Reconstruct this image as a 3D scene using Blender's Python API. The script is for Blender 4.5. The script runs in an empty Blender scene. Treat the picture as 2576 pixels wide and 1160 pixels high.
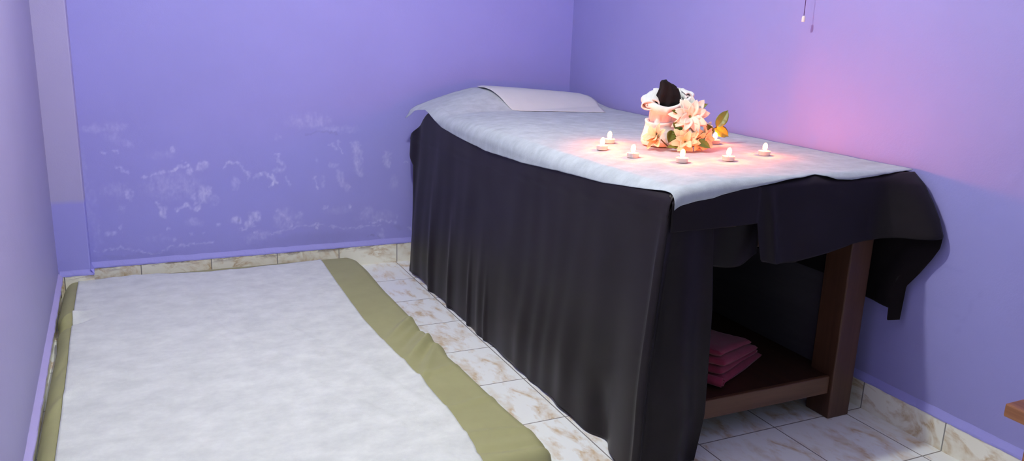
import bpy, bmesh, math, random
from mathutils import Vector, Matrix, noise
import numpy as np

random.seed(4)
SC = bpy.context.scene
COL = SC.collection

# ------------------------------------------------------------------ camera
F_PX = 2028.2
cam_d = bpy.data.cameras.new('camera')
cam = bpy.data.objects.new('camera', cam_d)
COL.objects.link(cam)
cam_d.sensor_width = 36.0
cam_d.sensor_fit = 'HORIZONTAL'
cam_d.lens = F_PX * 36.0 / 2576.0
cam_d.clip_start = 0.02
R_RIGHT = Vector((0.90524238, -0.42336415, 0.03604202))
R_DOWN = Vector((-0.07312653, -0.23879486, -0.96831272))
R_FWD = Vector((0.41855554, 0.87392208, -0.24712638))
m = Matrix((R_RIGHT, -R_DOWN, -R_FWD)).transposed().to_4x4()
m.translation = Vector((0, 0, 1.3))
cam.matrix_world = m
SC.camera = cam

# ------------------------------------------------------------------ colour management, world, main light
SC.view_settings.view_transform = 'Standard'
SC.view_settings.look = 'None'
SC.view_settings.gamma = 1.0
SC.view_settings.use_curve_mapping = False
SC.view_settings.exposure = 0.08

W_STRENGTH = 0.39        # ambient fill added, entering through the open side behind the camera
BULB_W = 90.0            # ceiling bulb
FLAME_E = 430.0          # glow of each tealight flame
world = bpy.data.worlds.new('world')
SC.world = world
world.use_nodes = True
bg = world.node_tree.nodes['Background']
bg.inputs[0].default_value = (0.86, 0.93, 1.0, 1)
bg.inputs[1].default_value = W_STRENGTH


BULB_POS = (0.62, 2.13, 2.36)
BULB_R = 0.036           # the bulb itself is built with the ceiling lamp and lights the room
BULB_COL = (0.98, 1.0, 0.87)

# ------------------------------------------------------------------ room dimensions
XR, YB, ZC = 2.33, 4.164, 2.5
YF = -0.7
PX0, PX1, PY = -0.345, -0.217, 4.068      # pillar
LW0 = (-0.353, 4.164)                     # left wall runs slightly askew
LW1 = (-0.288, YF)
def lwx(y):
    return LW0[0] + (LW1[0] - LW0[0]) * (LW0[1] - y) / (LW0[1] - LW1[1])

# ------------------------------------------------------------------ materials
def new_mat(name):
    mt = bpy.data.materials.new(name)
    mt.use_nodes = True
    nt = mt.node_tree
    b = nt.nodes['Principled BSDF']
    return mt, nt, b
def N(nt, kind, **kw):
    n = nt.nodes.new(kind)
    for k, v in kw.items():
        setattr(n, k, v)
    return n
def L(nt, a, b):
    nt.links.new(a, b)
def noise_n(nt, scale, detail=4, rough=0.55, vec=None, dist=0.0):
    n = N(nt, 'ShaderNodeTexNoise')
    n.inputs['Scale'].default_value = scale
    n.inputs['Detail'].default_value = detail
    n.inputs['Roughness'].default_value = rough
    n.inputs['Distortion'].default_value = dist
    if vec is not None:
        L(nt, vec, n.inputs['Vector'])
    return n
def ramp(nt, fac, stops):
    r = N(nt, 'ShaderNodeValToRGB')
    e = r.color_ramp.elements
    while len(e) < len(stops):
        e.new(0.5)
    for i, (p, c) in enumerate(stops):
        e[i].position = p
        e[i].color = c if len(c) == 4 else (*c, 1)
    L(nt, fac, r.inputs[0])
    return r
def mixc(nt, fac, a, b, blend='MIX'):
    mx = N(nt, 'ShaderNodeMix', data_type='RGBA', blend_type=blend)
    for sock, val in ((0, fac), (6, a), (7, b)):
        if hasattr(val, 'is_linked') or hasattr(val, 'links'):
            L(nt, val, mx.inputs[sock])
        else:
            mx.inputs[sock].default_value = val if sock == 0 else (*val, 1)
    return mx.outputs[2]
def bump(nt, b, height, strength, dist):
    bp = N(nt, 'ShaderNodeBump')
    bp.inputs['Strength'].default_value = strength
    bp.inputs['Distance'].default_value = dist
    L(nt, height, bp.inputs['Height'])
    L(nt, bp.outputs[0], b.inputs['Normal'])
def objco(nt):
    return N(nt, 'ShaderNodeTexCoord').outputs['Object']
def mapping(nt, vec, scale=(1, 1, 1), loc=(0, 0, 0), rot=(0, 0, 0)):
    mp = N(nt, 'ShaderNodeMapping')
    mp.inputs['Scale'].default_value = scale
    mp.inputs['Location'].default_value = loc
    mp.inputs['Rotation'].default_value = rot
    L(nt, vec, mp.inputs['Vector'])
    return mp.outputs[0]

PURPLE = (0.335, 0.325, 0.79)

def wall_mat(name, base, stains=False, two_tone=None, var=0.07):
    mt, nt, b = new_mat(name)
    co = objco(nt)
    n1 = noise_n(nt, 1.7, 4, 0.6, co)
    lo = tuple(c * (1 - var) for c in base)
    hi = tuple(min(1, c * (1 + var)) for c in base)
    col = mixc(nt, n1.outputs[0], lo, hi)
    if two_tone:
        sep = N(nt, 'ShaderNodeSeparateXYZ')
        L(nt, co, sep.inputs[0])
        nn = noise_n(nt, 6, 3, 0.5, co)
        ad = N(nt, 'ShaderNodeMath', operation='MULTIPLY_ADD')
        L(nt, nn.outputs[0], ad.inputs[0]); ad.inputs[1].default_value = 0.03
        L(nt, sep.outputs[2], ad.inputs[2])
        r = ramp(nt, ad.outputs[0], [(0.455, (0, 0, 0)), (0.48, (1, 1, 1))])
        n2 = noise_n(nt, 2.5, 3, 0.6, co)
        up = mixc(nt, n2.outputs[0], tuple(c * 0.95 for c in two_tone), tuple(c * 1.05 for c in two_tone))
        col = mixc(nt, r.outputs[0], col, up)
    if stains:
        at = N(nt, 'ShaderNodeAttribute', attribute_name='stain')
        sp = N(nt, 'ShaderNodeSeparateColor')
        L(nt, at.outputs['Color'], sp.inputs[0])
        nf = noise_n(nt, 1.0, 6, 0.72, mapping(nt, co, scale=(75, 75, 40)))
        rr = ramp(nt, nf.outputs[0], [(0.34, (0.35, 0.35, 0.35)), (0.64, (1.35, 1.35, 1.35))])
        mm = N(nt, 'ShaderNodeMath', operation='MULTIPLY', use_clamp=True)
        L(nt, sp.outputs[0], mm.inputs[0]); L(nt, rr.outputs[0], mm.inputs[1])
        col = mixc(nt, mm.outputs[0], col, (0.60, 0.585, 0.96))
        mg = N(nt, 'ShaderNodeMath', operation='MULTIPLY', use_clamp=True)
        L(nt, sp.outputs[1], mg.inputs[0]); mg.inputs[1].default_value = 0.8
        col = mixc(nt, mg.outputs[0], col, (0.245, 0.24, 0.58))
    L(nt, col, b.inputs['Base Color'])
    b.inputs['Roughness'].default_value = 0.55
    b.inputs['Specular IOR Level'].default_value = 0.25
    nb = noise_n(nt, 190, 3, 0.6, co)
    nb2 = noise_n(nt, 22, 4, 0.6, co)
    ad = N(nt, 'ShaderNodeMath', operation='MULTIPLY_ADD')
    L(nt, nb2.outputs[0], ad.inputs[0]); ad.inputs[1].default_value = 3.0
    L(nt, nb.outputs[0], ad.inputs[2])
    bump(nt, b, ad.outputs[0], 0.25, 0.0012)
    return mt

M_back = wall_mat('purple_paint_stained', PURPLE, stains=True)
M_wall = wall_mat('purple_paint', (0.30, 0.29, 0.65), stains=True)
M_left = wall_mat('grey_lilac_paint', (0.35, 0.33, 0.57))
M_pillar = wall_mat('pillar_paint', PURPLE, two_tone=(0.42, 0.39, 0.68))
M_ledge = wall_mat('purple_paint_ledge', (0.345, 0.335, 0.80), var=0.1)
M_ledge_left = wall_mat('lilac_paint_ledge', (0.44, 0.39, 0.70), var=0.08)
M_ceil = wall_mat('white_ceiling_paint', (0.82, 0.82, 0.84), var=0.02)

TX, TY = 0.3181, 0.3281
def tile_mat(name, kind):
    """white glazed tiles with tan veining, the same print on every tile"""
    mt, nt, b = new_mat(name)
    co = objco(nt)
    sep = N(nt, 'ShaderNodeSeparateXYZ')
    L(nt, co, sep.inputs[0])
    def axis(out, off, size):
        a = N(nt, 'ShaderNodeMath', operation='SUBTRACT'); L(nt, out, a.inputs[0]); a.inputs[1].default_value = off
        d = N(nt, 'ShaderNodeMath', operation='DIVIDE'); L(nt, a.outputs[0], d.inputs[0]); d.inputs[1].default_value = size
        fr = N(nt, 'ShaderNodeMath', operation='FRACT'); L(nt, d.outputs[0], fr.inputs[0])
        fl = N(nt, 'ShaderNodeMath', operation='FLOOR'); L(nt, d.outputs[0], fl.inputs[0])
        c = N(nt, 'ShaderNodeMath', operation='SUBTRACT'); L(nt, fr.outputs[0], c.inputs[0]); c.inputs[1].default_value = 0.5
        ab = N(nt, 'ShaderNodeMath', operation='ABSOLUTE'); L(nt, c.outputs[0], ab.inputs[0])
        g = N(nt, 'ShaderNodeMath', operation='GREATER_THAN'); L(nt, ab.outputs[0], g.inputs[0]); g.inputs[1].default_value = 0.5 - 0.0022 / size
        return fr.outputs[0], fl.outputs[0], g.outputs[0]
    if kind == 'floor':
        fx, ix, gx = axis(sep.outputs[0], 1.2796, TX)
        fy, iy, gy = axis(sep.outputs[1], YB, TY)
        g = N(nt, 'ShaderNodeMath', operation='MAXIMUM'); L(nt, gx, g.inputs[0]); L(nt, gy, g.inputs[1]); g = g.outputs[0]
        amp = 0.10
    elif kind == 'back':
        fx, ix, g = axis(sep.outputs[0], 1.2796 - 2 * TX - .003, 0.3225)
        fy, iy = sep.outputs[2], sep.outputs[1]
        amp = 0.9
    else:
        fx, ix, g = axis(sep.outputs[1], YB, TY)
        fy, iy = sep.outputs[2], sep.outputs[0]
        amp = 0.9
    cb = N(nt, 'ShaderNodeCombineXYZ')
    L(nt, fx, cb.inputs[0]); L(nt, fy, cb.inputs[1])
    s = N(nt, 'ShaderNodeMath', operation='ADD'); L(nt, ix, s.inputs[0]); L(nt, iy, s.inputs[1])
    s2 = N(nt, 'ShaderNodeMath', operation='MULTIPLY'); L(nt, s.outputs[0], s2.inputs[0]); s2.inputs[1].default_value = amp
    L(nt, s2.outputs[0], cb.inputs[2])
    if kind == 'floor':
        vec = mapping(nt, cb.outputs[0], scale=(1.7, 0.85, 1), rot=(0, 0, math.radians(-35)), loc=(3.1, 1.7, 0))
        n1 = noise_n(nt, 1.25, 4, 0.58, vec, 0.5)
        v = ramp(nt, n1.outputs[0], [(0.42, (0, 0, 0)), (0.50, (1, 1, 1)), (0.53, (.6, .6, .6)), (0.62, (0, 0, 0))])
        n2 = noise_n(nt, 2.6, 5, 0.65, vec)
        v2 = ramp(nt, n2.outputs[0], [(0.46, (0, 0, 0)), (0.60, (1, 1, 1))])
        base, vein, deep = (0.92, 0.95, 0.95), (0.70, 0.58, 0.42), (0.60, 0.44, 0.27)
    else:
        vec = mapping(nt, cb.outputs[0], scale=(1.0, 4.0, 1), loc=(5.3, 2.2, 0))
        n1 = noise_n(nt, 2.0, 5, 0.62, vec, 0.7)
        v = ramp(nt, n1.outputs[0], [(0.44, (0, 0, 0)), (0.51, (.9, .9, .9)), (0.56, (.35, .35, .35)), (0.64, (.1, .1, .1))])
        n2 = noise_n(nt, 3.0, 4, 0.6, vec)
        v2 = ramp(nt, n2.outputs[0], [(0.40, (0, 0, 0)), (0.62, (1, 1, 1))])
        base, vein, deep = (0.93, 0.92, 0.83), (0.62, 0.47, 0.27), (0.48, 0.32, 0.15)
    mv = N(nt, 'ShaderNodeMath', operation='MULTIPLY'); L(nt, v.outputs[0], mv.inputs[0]); L(nt, v2.outputs[0], mv.inputs[1])
    n3 = noise_n(nt, 9, 3, 0.6, vec)
    vc = mixc(nt, n3.outputs[0], vein, deep)
    col = mixc(nt, mv.outputs[0], base, vc)
    if kind == 'back':     # brown dirt eaten into the upper edge of the tiles
        rz = ramp(nt, sep.outputs[2], [(0.080, (0, 0, 0)), (0.104, (1, 1, 1))])
        nd = noise_n(nt, 16, 5, 0.7, mapping(nt, co, scale=(0.5, 1, 2.0)))
        rd = ramp(nt, nd.outputs[0], [(0.47, (0, 0, 0)), (0.56, (1, 1, 1))])
        md = N(nt, 'ShaderNodeMath', operation='MULTIPLY'); L(nt, rz.outputs[0], md.inputs[0]); L(nt, rd.outputs[0], md.inputs[1])
        col = mixc(nt, md.outputs[0], col, (0.30, 0.25, 0.24))
    col = mixc(nt, g, col, (0.27, 0.26, 0.25))
    L(nt, col, b.inputs['Base Color'])
    b.inputs['Roughness'].default_value = 0.22
    b.inputs['Specular IOR Level'].default_value = 0.45
    inv = N(nt, 'ShaderNodeMath', operation='SUBTRACT'); inv.inputs[0].default_value = 1.0; L(nt, g, inv.inputs[1])
    bump(nt, b, inv.outputs[0], 0.5, 0.0015)
    return mt
M_floor = tile_mat('veined_white_floor_tile', 'floor')
M_base_back = tile_mat('veined_beige_skirting_tile', 'back')
M_base_side = tile_mat('veined_beige_skirting_tile_side', 'side')

def fabric(name, base, rough=0.8, var=0.12, nscale=(30, 30, 30), weave=900, bstr=0.2, sheen=0.0, spec=0.2, trans=0.0, bdist=0.001, mott=None):
    mt, nt, b = new_mat(name)
    co = objco(nt)
    vec = mapping(nt, co, scale=nscale)
    n1 = noise_n(nt, 1.0, 5, 0.65, vec)
    r = ramp(nt, n1.outputs[0], [(0.3, (0, 0, 0)), (0.7, (1, 1, 1))])
    lo = tuple(c * (1 - var) for c in base)
    hi = tuple(min(1, c * (1 + var)) for c in base)
    if mott: lo = mott
    col = mixc(nt, r.outputs[0], lo, hi)
    L(nt, col, b.inputs['Base Color'])
    b.inputs['Roughness'].default_value = rough
    b.inputs['Specular IOR Level'].default_value = spec
    b.inputs['Sheen Weight'].default_value = sheen
    b.inputs['Sheen Roughness'].default_value = 0.5
    nb = noise_n(nt, weave, 2, 0.6, co)
    ad = N(nt, 'ShaderNodeMath', operation='MULTIPLY_ADD')
    L(nt, n1.outputs[0], ad.inputs[0]); ad.inputs[1].default_value = 2.0
    L(nt, nb.outputs[0], ad.inputs[2])
    bump(nt, b, ad.outputs[0], bstr, bdist)
    if trans > 0:
        out = nt.nodes['Material Output']
        tr = N(nt, 'ShaderNodeBsdfTranslucent')
        L(nt, col, tr.inputs[0])
        ms = N(nt, 'ShaderNodeMixShader')
        ms.inputs[0].default_value = trans
        L(nt, b.outputs[0], ms.inputs[1]); L(nt, tr.outputs[0], ms.inputs[2])
        L(nt, ms.outputs[0], out.inputs[0])
    return mt

M_black = fabric('black_polyester', (0.0115, 0.0088, 0.0112), rough=0.44, var=0.2, nscale=(5, 5, 5), weave=700, bstr=0.25, sheen=0.02, spec=0.16)
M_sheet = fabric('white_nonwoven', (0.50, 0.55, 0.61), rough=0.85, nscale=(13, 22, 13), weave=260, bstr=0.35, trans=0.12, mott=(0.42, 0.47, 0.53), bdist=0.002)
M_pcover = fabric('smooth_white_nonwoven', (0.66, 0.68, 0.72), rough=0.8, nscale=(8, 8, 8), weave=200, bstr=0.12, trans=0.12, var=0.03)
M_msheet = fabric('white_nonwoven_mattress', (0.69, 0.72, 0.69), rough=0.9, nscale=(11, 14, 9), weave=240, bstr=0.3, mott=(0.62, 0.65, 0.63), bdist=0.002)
M_olive = fabric('olive_cotton', (0.345, 0.340, 0.175), rough=0.85, var=0.06, nscale=(6, 6, 6), weave=700, bstr=0.25, sheen=0.1)
M_towelw = fabric('white_terry', (0.70, 0.72, 0.72), rough=0.95, var=0.05, nscale=(40, 40, 40), weave=900, bstr=0.5, sheen=0.2)
M_towelb = fabric('black_terry', (0.006, 0.0045, 0.006), rough=0.95, var=0.3, nscale=(30, 30, 30), weave=900, bstr=0.5, sheen=0.03)
M_pink = fabric('magenta_terry', (0.27, 0.03, 0.075), rough=0.95, var=0.12, nscale=(20, 20, 20), weave=800, bstr=0.5, sheen=0.2)

def wood_mat(name, a, c, axis=1):
    mt, nt, b = new_mat(name)
    co = objco(nt)
    sc = [28, 28, 28]; sc[axis] = 2.2
    vec = mapping(nt, co, scale=tuple(sc))
    n1 = noise_n(nt, 1.0, 5, 0.6, vec, 0.6)
    col = ramp(nt, n1.outputs[0], [(0.3, a), (0.7, c)])
    L(nt, col.outputs[0], b.inputs['Base Color'])
    b.inputs['Roughness'].default_value = 0.42
    bump(nt, b, n1.outputs[0], 0.1, 0.001)
    return mt
M_woodz = wood_mat('dark_wood_upright', (0.058, 0.024, 0.014), (0.10, 0.045, 0.025), 2)
M_woodx = wood_mat('dark_wood_rail', (0.085, 0.038, 0.02), (0.15, 0.07, 0.036), 0)
M_woody = wood_mat('dark_wood_board', (0.030, 0.012, 0.008), (0.055, 0.022, 0.012), 1)
M_panel = wood_mat('grey_black_added_panel', (0.060, 0.056, 0.070), (0.080, 0.074, 0.090), 1)  # dark grey of the guessed panel added behind the shelf
M_bench = wood_mat('red_brown_wood', (0.17, 0.06, 0.025), (0.34, 0.14, 0.06), 1)

def plain(name, col, rough=0.5, metal=0.0, spec=0.5, sss=0.0, emit=None, es=0.0, var=0.05):
    mt, nt, b = new_mat(name)
    n1 = noise_n(nt, 25, 3, 0.6, objco(nt))
    c = mixc(nt, n1.outputs[0], tuple(x * (1 - var) for x in col), tuple(min(1, x * (1 + var)) for x in col))
    L(nt, c, b.inputs['Base Color'])
    b.inputs['Roughness'].default_value = rough
    b.inputs['Metallic'].default_value = metal
    b.inputs['Specular IOR Level'].default_value = spec
    b.inputs['Subsurface Weight'].default_value = sss
    b.inputs['Subsurface Scale'].default_value = 0.02
    if emit:
        b.inputs['Emission Color'].default_value = (*emit, 1)
        b.inputs['Emission Strength'].default_value = es
    return mt
M_petal_candlelit = plain('candlelit_cream_petal', (0.62, 0.55, 0.38), 0.7, spec=0.2, var=0.03)  # cream petal with the warm candlelight on the low flowers put into its colour
M_petal = plain('cream_petal', (0.72, 0.74, 0.68), 0.7, spec=0.2, var=0.03)
M_leaf = plain('green_leaf', (0.10, 0.16, 0.025), 0.38, spec=0.5, var=0.25)
M_leaf2 = plain('dark_green_leaf', (0.05, 0.12, 0.02), 0.4, spec=0.5, var=0.25)
M_center = plain('green_flower_eye', (0.10, 0.18, 0.04), 0.7)
M_stem = plain('brown_green_stem', (0.13, 0.10, 0.03), 0.7)
M_wax = plain('white_wax', (0.9, 0.86, 0.78), 0.4, sss=0.6)
M_cup = plain('tealight_cup', (0.80, 0.76, 0.72), 0.35, metal=0.35)
M_wick = plain('burnt_wick', (0.03, 0.02, 0.02), 0.9)
M_knob = plain('ivory_plastic', (0.82, 0.79, 0.76), 0.4)
M_cord = plain('dark_cord', (0.06, 0.02, 0.14), 0.8)
M_lampbase = plain('white_plastic', (0.8, 0.8, 0.8), 0.4)
M_bulb = plain('lit_bulb', (0.9, 0.9, 0.9), 0.3, emit=BULB_COL, es=BULB_W / (4 * math.pi ** 2 * BULB_R ** 2))

def flame_mat():
    mt = bpy.data.materials.new('candle_flame'); mt.use_nodes = True
    nt = mt.node_tree
    for n in list(nt.nodes): nt.nodes.remove(n)
    out = N(nt, 'ShaderNodeOutputMaterial')
    em = N(nt, 'ShaderNodeEmission')
    sep = N(nt, 'ShaderNodeSeparateXYZ'); L(nt, objco(nt), sep.inputs[0])
    r = ramp(nt, sep.outputs[2], [(0.012, (1.0, 0.14, 0.012)), (0.022, (1.0, 0.15, 0.016)), (0.045, (1.0, 0.14, 0.012))])
    L(nt, r.outputs[0], em.inputs[0]); em.inputs[1].default_value = FLAME_E
    L(nt, em.outputs[0], out.inputs[0])
    return mt
M_flame = flame_mat()

# ------------------------------------------------------------------ builders
def finish(name, bm, mat, parent=None, smooth=True, solid=0.0, bevel=0.0, subsurf=0, offset=0.0):
    me = bpy.data.meshes.new(name)
    bmesh.ops.recalc_face_normals(bm, faces=bm.faces)
    bm.to_mesh(me); bm.free()
    if smooth:
        for p in me.polygons: p.use_smooth = True
    mats = mat if isinstance(mat, (list, tuple)) else [mat]
    for x in mats: me.materials.append(x)
    o = bpy.data.objects.new(name, me)
    COL.objects.link(o)
    if parent is not None: o.parent = parent
    if solid:
        md = o.modifiers.new('solid', 'SOLIDIFY'); md.thickness = solid; md.offset = offset
    if bevel:
        md = o.modifiers.new('bevel', 'BEVEL'); md.width = bevel; md.segments = 2; md.limit_method = 'ANGLE'
    if subsurf:
        md = o.modifiers.new('sub', 'SUBSURF'); md.levels = subsurf; md.render_levels = subsurf
    return o
def empty(name, loc=(0, 0, 0), rz=0):
    o = bpy.data.objects.new(name, None)
    o.empty_display_size = 0.05
    COL.objects.link(o); o.location = loc; o.rotation_euler = (0, 0, rz)
    return o
def tag(o, label, cat, group=None, kind=None):
    o['label'] = label; o['category'] = cat
    if group: o['group'] = group
    if kind: o['kind'] = kind
    return o
def structure(o):
    o['kind'] = 'structure'
    return o
def box(bm, a, b):
    x0, y0, z0 = a; x1, y1, z1 = b
    v = [bm.verts.new(p) for p in ((x0, y0, z0), (x1, y0, z0), (x1, y1, z0), (x0, y1, z0), (x0, y0, z1), (x1, y0, z1), (x1, y1, z1), (x0, y1, z1))]
    for f in ((0, 3, 2, 1), (4, 5, 6, 7), (0, 1, 5, 4), (1, 2, 6, 5), (2, 3, 7, 6), (3, 0, 4, 7)):
        bm.faces.new([v[i] for i in f])
def grid(bm, nu, nv, fn, closed_u=False):
    vs = [[bm.verts.new(fn(i / nu, j / nv)) for i in range(nu + (0 if closed_u else 1))] for j in range(nv + 1)]
    for j in range(nv):
        for i in range(nu):
            i2 = (i + 1) % nu if closed_u else i + 1
            try: bm.faces.new((vs[j][i], vs[j][i2], vs[j + 1][i2], vs[j + 1][i]))
            except ValueError: pass
    return vs
def lathe(bm, prof, n=32, c=(0, 0)):
    vs = grid(bm, n, len(prof) - 1, lambda u, v: (c[0] + prof[round(v * (len(prof) - 1))][0] * math.cos(u * 2 * math.pi), c[1] + prof[round(v * (len(prof) - 1))][0] * math.sin(u * 2 * math.pi), prof[round(v * (len(prof) - 1))][1]), closed_u=True)
    for row in (vs[0], vs[-1]):
        try: bm.faces.new(row)
        except ValueError: pass
def interp(x, pts):
    if x <= pts[0][0]: return pts[0][1]
    for (a, fa), (b, fb) in zip(pts, pts[1:]):
        if x <= b:
            t = (x - a) / (b - a)
            return fa + (fb - fa) * t
    return pts[-1][1]
def sm(t):
    t = max(0.0, min(1.0, t)); return t * t * (3 - 2 * t)
def fbm(x, y, z, o=3):
    return noise.fractal(Vector((x, y, z)), 1.0, 2.0, o)
def boxpart(name, a, b, mat, parent, bevel=0.004):
    bm = bmesh.new(); box(bm, a, b)
    return finish(name, bm, mat, parent, smooth=False, bevel=bevel)

# ------------------------------------------------------------------ room shell
bm = bmesh.new(); box(bm, (-0.60, YF, -0.08), (XR + 0.15, YB + 0.15, 0.0))
structure(finish('floor', bm, M_floor, smooth=False))
bm = bmesh.new(); box(bm, (-0.60, YF, ZC), (XR + 0.15, YB + 0.15, ZC + 0.1))
structure(finish('ceiling', bm, M_ceil, smooth=False))

# stains of the damp back wall: (x, z) in metres on the wall, radii, strength
BACK_BLOBS = [(-0.065, 0.777, 0.042, 0.023, 0.2), (-0.148, 0.766, 0.066, 0.016, 0.2), (-0.077, 0.728, 0.034, 0.038, 0.14), (-0.029, 0.698, 0.031, 0.019, 0.2), (-0.121, 0.66, 0.013, 0.006, 0.6), (-0.074, 0.66, 0.016, 0.008, 0.6), (0.173, 0.658, 0.01, 0.014, 0.45), (0.121, 0.637, 0.053, 0.02, 0.12), (0.224, 0.598, 0.007, 0.004, 0.9), (0.249, 0.554, 0.019, 0.014, 0.55), (0.3, 0.572, 0.025, 0.021, 0.55), (0.172, 0.48, 0.124, 0.06, 0.25), (0.104, 0.522, 0.054, 0.04, 0.2), (0.452, 0.485, 0.018, 0.029, 0.38), (0.316, 0.456, 0.029, 0.029, 0.5), (-0.03, 0.457, 0.014, 0.03, 0.42), (-0.089, 0.474, 0.061, 0.036, 0.18), (0.287, 0.424, 0.045, 0.029, 0.5), (0.35, 0.4, 0.024, 0.025, 0.25), (0.112, 0.365, 0.017, 0.029, 0.6), (0.119, 0.338, 0.013, 0.015, 0.55), (-0.024, 0.432, 0.01, 0.017, 0.35), (-0.068, 0.386, 0.009, 0.024, 0.2), (0.252, 0.295, 0.038, 0.021, 0.25), (0.363, 0.277, 0.012, 0.009, 0.5), (0.132, 0.267, 0.006, 0.009, 0.7), (-0.077, 0.293, 0.008, 0.013, 0.55), (-0.125, 0.267, 0.021, 0.013, 0.4), (0.23, 0.24, 0.011, 0.007, 0.45), (0.286, 0.235, 0.008, 0.007, 0.45), (0.156, 0.215, 0.015, 0.009, 0.35), (0.085, 0.227, 0.045, 0.017, 0.15), (0.83, 0.787, 0.102, 0.032, 0.25), (0.971, 0.743, 0.089, 0.02, 0.25), (0.669, 0.709, 0.017, 0.011, 0.2), (0.662, 0.622, 0.011, 0.007, 0.5), (0.638, 0.487, 0.014, 0.016, 0.8), (0.559, 0.515, 0.014, 0.015, 0.5), (0.584, 0.524, 0.017, 0.011, 0.6), (1.084, 0.504, 0.016, 0.018, 0.5), (0.947, 0.556, 0.022, 0.013, 0.4), (1.237, 0.594, 0.023, 0.02, 0.45), (1.235, 0.56, 0.016, 0.031, 0.4), (0.887, 0.464, 0.009, 0.026, 0.35), (0.857, 0.581, 0.007, 0.014, 0.3), (1.27, 0.445, 0.023, 0.034, 0.2), (0.449, 0.291, 0.024, 0.019, 0.75), (0.537, 0.306, 0.028, 0.03, 0.8), (0.506, 0.273, 0.024, 0.018, 0.6), (0.684, 0.285, 0.046, 0.047, 0.3), (0.755, 0.276, 0.025, 0.031, 0.3), (1.028, 0.332, 0.01, 0.01, 0.45), (0.897, 0.329, 0.011, 0.007, 0.4), (0.851, 0.226, 0.011, 0.007, 0.6), (1.119, 0.289, 0.032, 0.028, 0.25), (1.202, 0.16, 0.019, 0.019, 0.35), (1.361, 0.182, 0.011, 0.008, 0.4), (0.572, 0.205, 0.04, 0.02, 0.3), (0.516, 0.192, 0.031, 0.022, 0.25), (0.964, 0.31, 0.065, 0.019, 0.12), (1.169, 0.263, 0.091, 0.028, 0.18), (0.455, 0.289, 0.008, 0.007, -0.7), (-0.184, 0.326, 0.017, 0.175, 0.14), (-0.213, 0.48, 0.014, 0.19, 0.14), (1.293, 0.194, 0.028, 0.015, -0.3), (0.412, 0.117, 0.117, 0.014, -0.25), (0.855, 0.165, 0.259, 0.031, -0.25), (-0.027, 0.146, 0.179, 0.013, -0.3), (0.629, 0.151, 0.123, 0.018, -0.2)]
BACK_LINES = [([(0.044, 0.532), (0.098, 0.555), (0.177, 0.554), (0.192, 0.574), (0.232, 0.579)], 0.0083, 0.7), ([(-0.08, 0.587), (-0.056, 0.571), (-0.031, 0.561)], 0.0049, 0.5), ([(0.396, 0.56), (0.425, 0.583), (0.472, 0.585), (0.493, 0.556), (0.517, 0.523), (0.511, 0.487)], 0.0066, 0.5), ([(0.257, 0.385), (0.286, 0.41), (0.31, 0.412)], 0.0049, 0.6), ([(0.093, 0.405), (0.1, 0.375), (0.113, 0.335)], 0.0083, 0.6), ([(0.174, 0.365), (0.202, 0.375), (0.221, 0.388), (0.242, 0.376), (0.255, 0.355), (0.285, 0.384)], 0.0083, 0.6), ([(0.456, 0.243), (0.495, 0.253), (0.544, 0.257)], 0.0036, 0.6), ([(-0.204, 0.191), (-0.162, 0.186), (-0.093, 0.192), (-0.073, 0.182), (-0.05, 0.186), (-0.017, 0.167), (0.018, 0.16), (0.07, 0.147), (0.108, 0.168), (0.154, 0.181), (0.264, 0.188), (0.339, 0.186)], 0.0036, 0.42), ([(0.808, 0.72), (0.869, 0.733), (0.961, 0.716)], 0.0049, -0.4), ([(0.661, 0.598), (0.694, 0.572), (0.687, 0.548), (0.643, 0.534)], 0.0115, 0.4), ([(0.588, 0.524), (0.623, 0.506), (0.635, 0.48), (0.625, 0.456)], 0.0083, 0.75), ([(0.702, 0.508), (0.711, 0.483), (0.722, 0.455)], 0.0049, 0.4), ([(0.925, 0.668), (0.949, 0.667), (0.961, 0.637)], 0.0066, 0.45), ([(0.97, 0.687), (0.982, 0.649), (1.003, 0.619)], 0.0049, 0.45), ([(1.067, 0.659), (1.07, 0.583), (1.08, 0.515)], 0.0198, 0.45), ([(1.033, 0.667), (1.096, 0.661)], 0.0049, 0.5), ([(0.968, 0.52), (0.988, 0.459), (1.025, 0.431)], 0.0149, 0.35), ([(1.324, 0.559), (1.351, 0.558)], 0.0026, 0.7), ([(0.837, 0.508), (0.842, 0.466), (0.862, 0.434)], 0.0049, 0.45), ([(0.65, 0.334), (0.685, 0.296), (0.722, 0.266), (0.723, 0.236)], 0.0083, 0.5), ([(0.533, 0.218), (0.631, 0.207), (0.652, 0.214), (0.692, 0.225), (0.764, 0.237), (0.857, 0.243), (0.92, 0.221), (1.005, 0.208), (1.092, 0.213), (1.202, 0.212)], 0.0036, 0.42), ([(1.136, 0.23), (1.203, 0.243), (1.259, 0.232), (1.277, 0.218)], 0.0049, 0.55), ([(1.295, 0.27), (1.288, 0.239)], 0.0041, 0.45), ([(1.124, 0.162), (1.158, 0.168), (1.191, 0.145)], 0.0026, -0.7), ([(0.756, 0.312), (0.775, 0.275)], 0.0049, 0.4)]
RIGHT_BLOBS = [(2.702, 0.413, 0.012, 0.01, -0.3), (2.489, 0.261, 0.011, 0.013, -0.15)]
RIGHT_LINES = [([(2.581, 0.562), (2.617, 0.599), (2.68, 0.598)], 0.0029, -0.5), ([(2.711, 0.437), (2.736, 0.518)], 0.0045, -0.35), ([(2.746, 0.502), (2.757, 0.583)], 0.0029, -0.3), ([(2.786, 0.534), (2.824, 0.534)], 0.0029, -0.25), ([(2.686, 0.461), (2.708, 0.439)], 0.0045, -0.3), ([(2.605, 0.474), (2.679, 0.459)], 0.0054, -0.2), ([(2.774, -0.04), (2.777, -0.053)], 0.0018, 0.1)]


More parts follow.
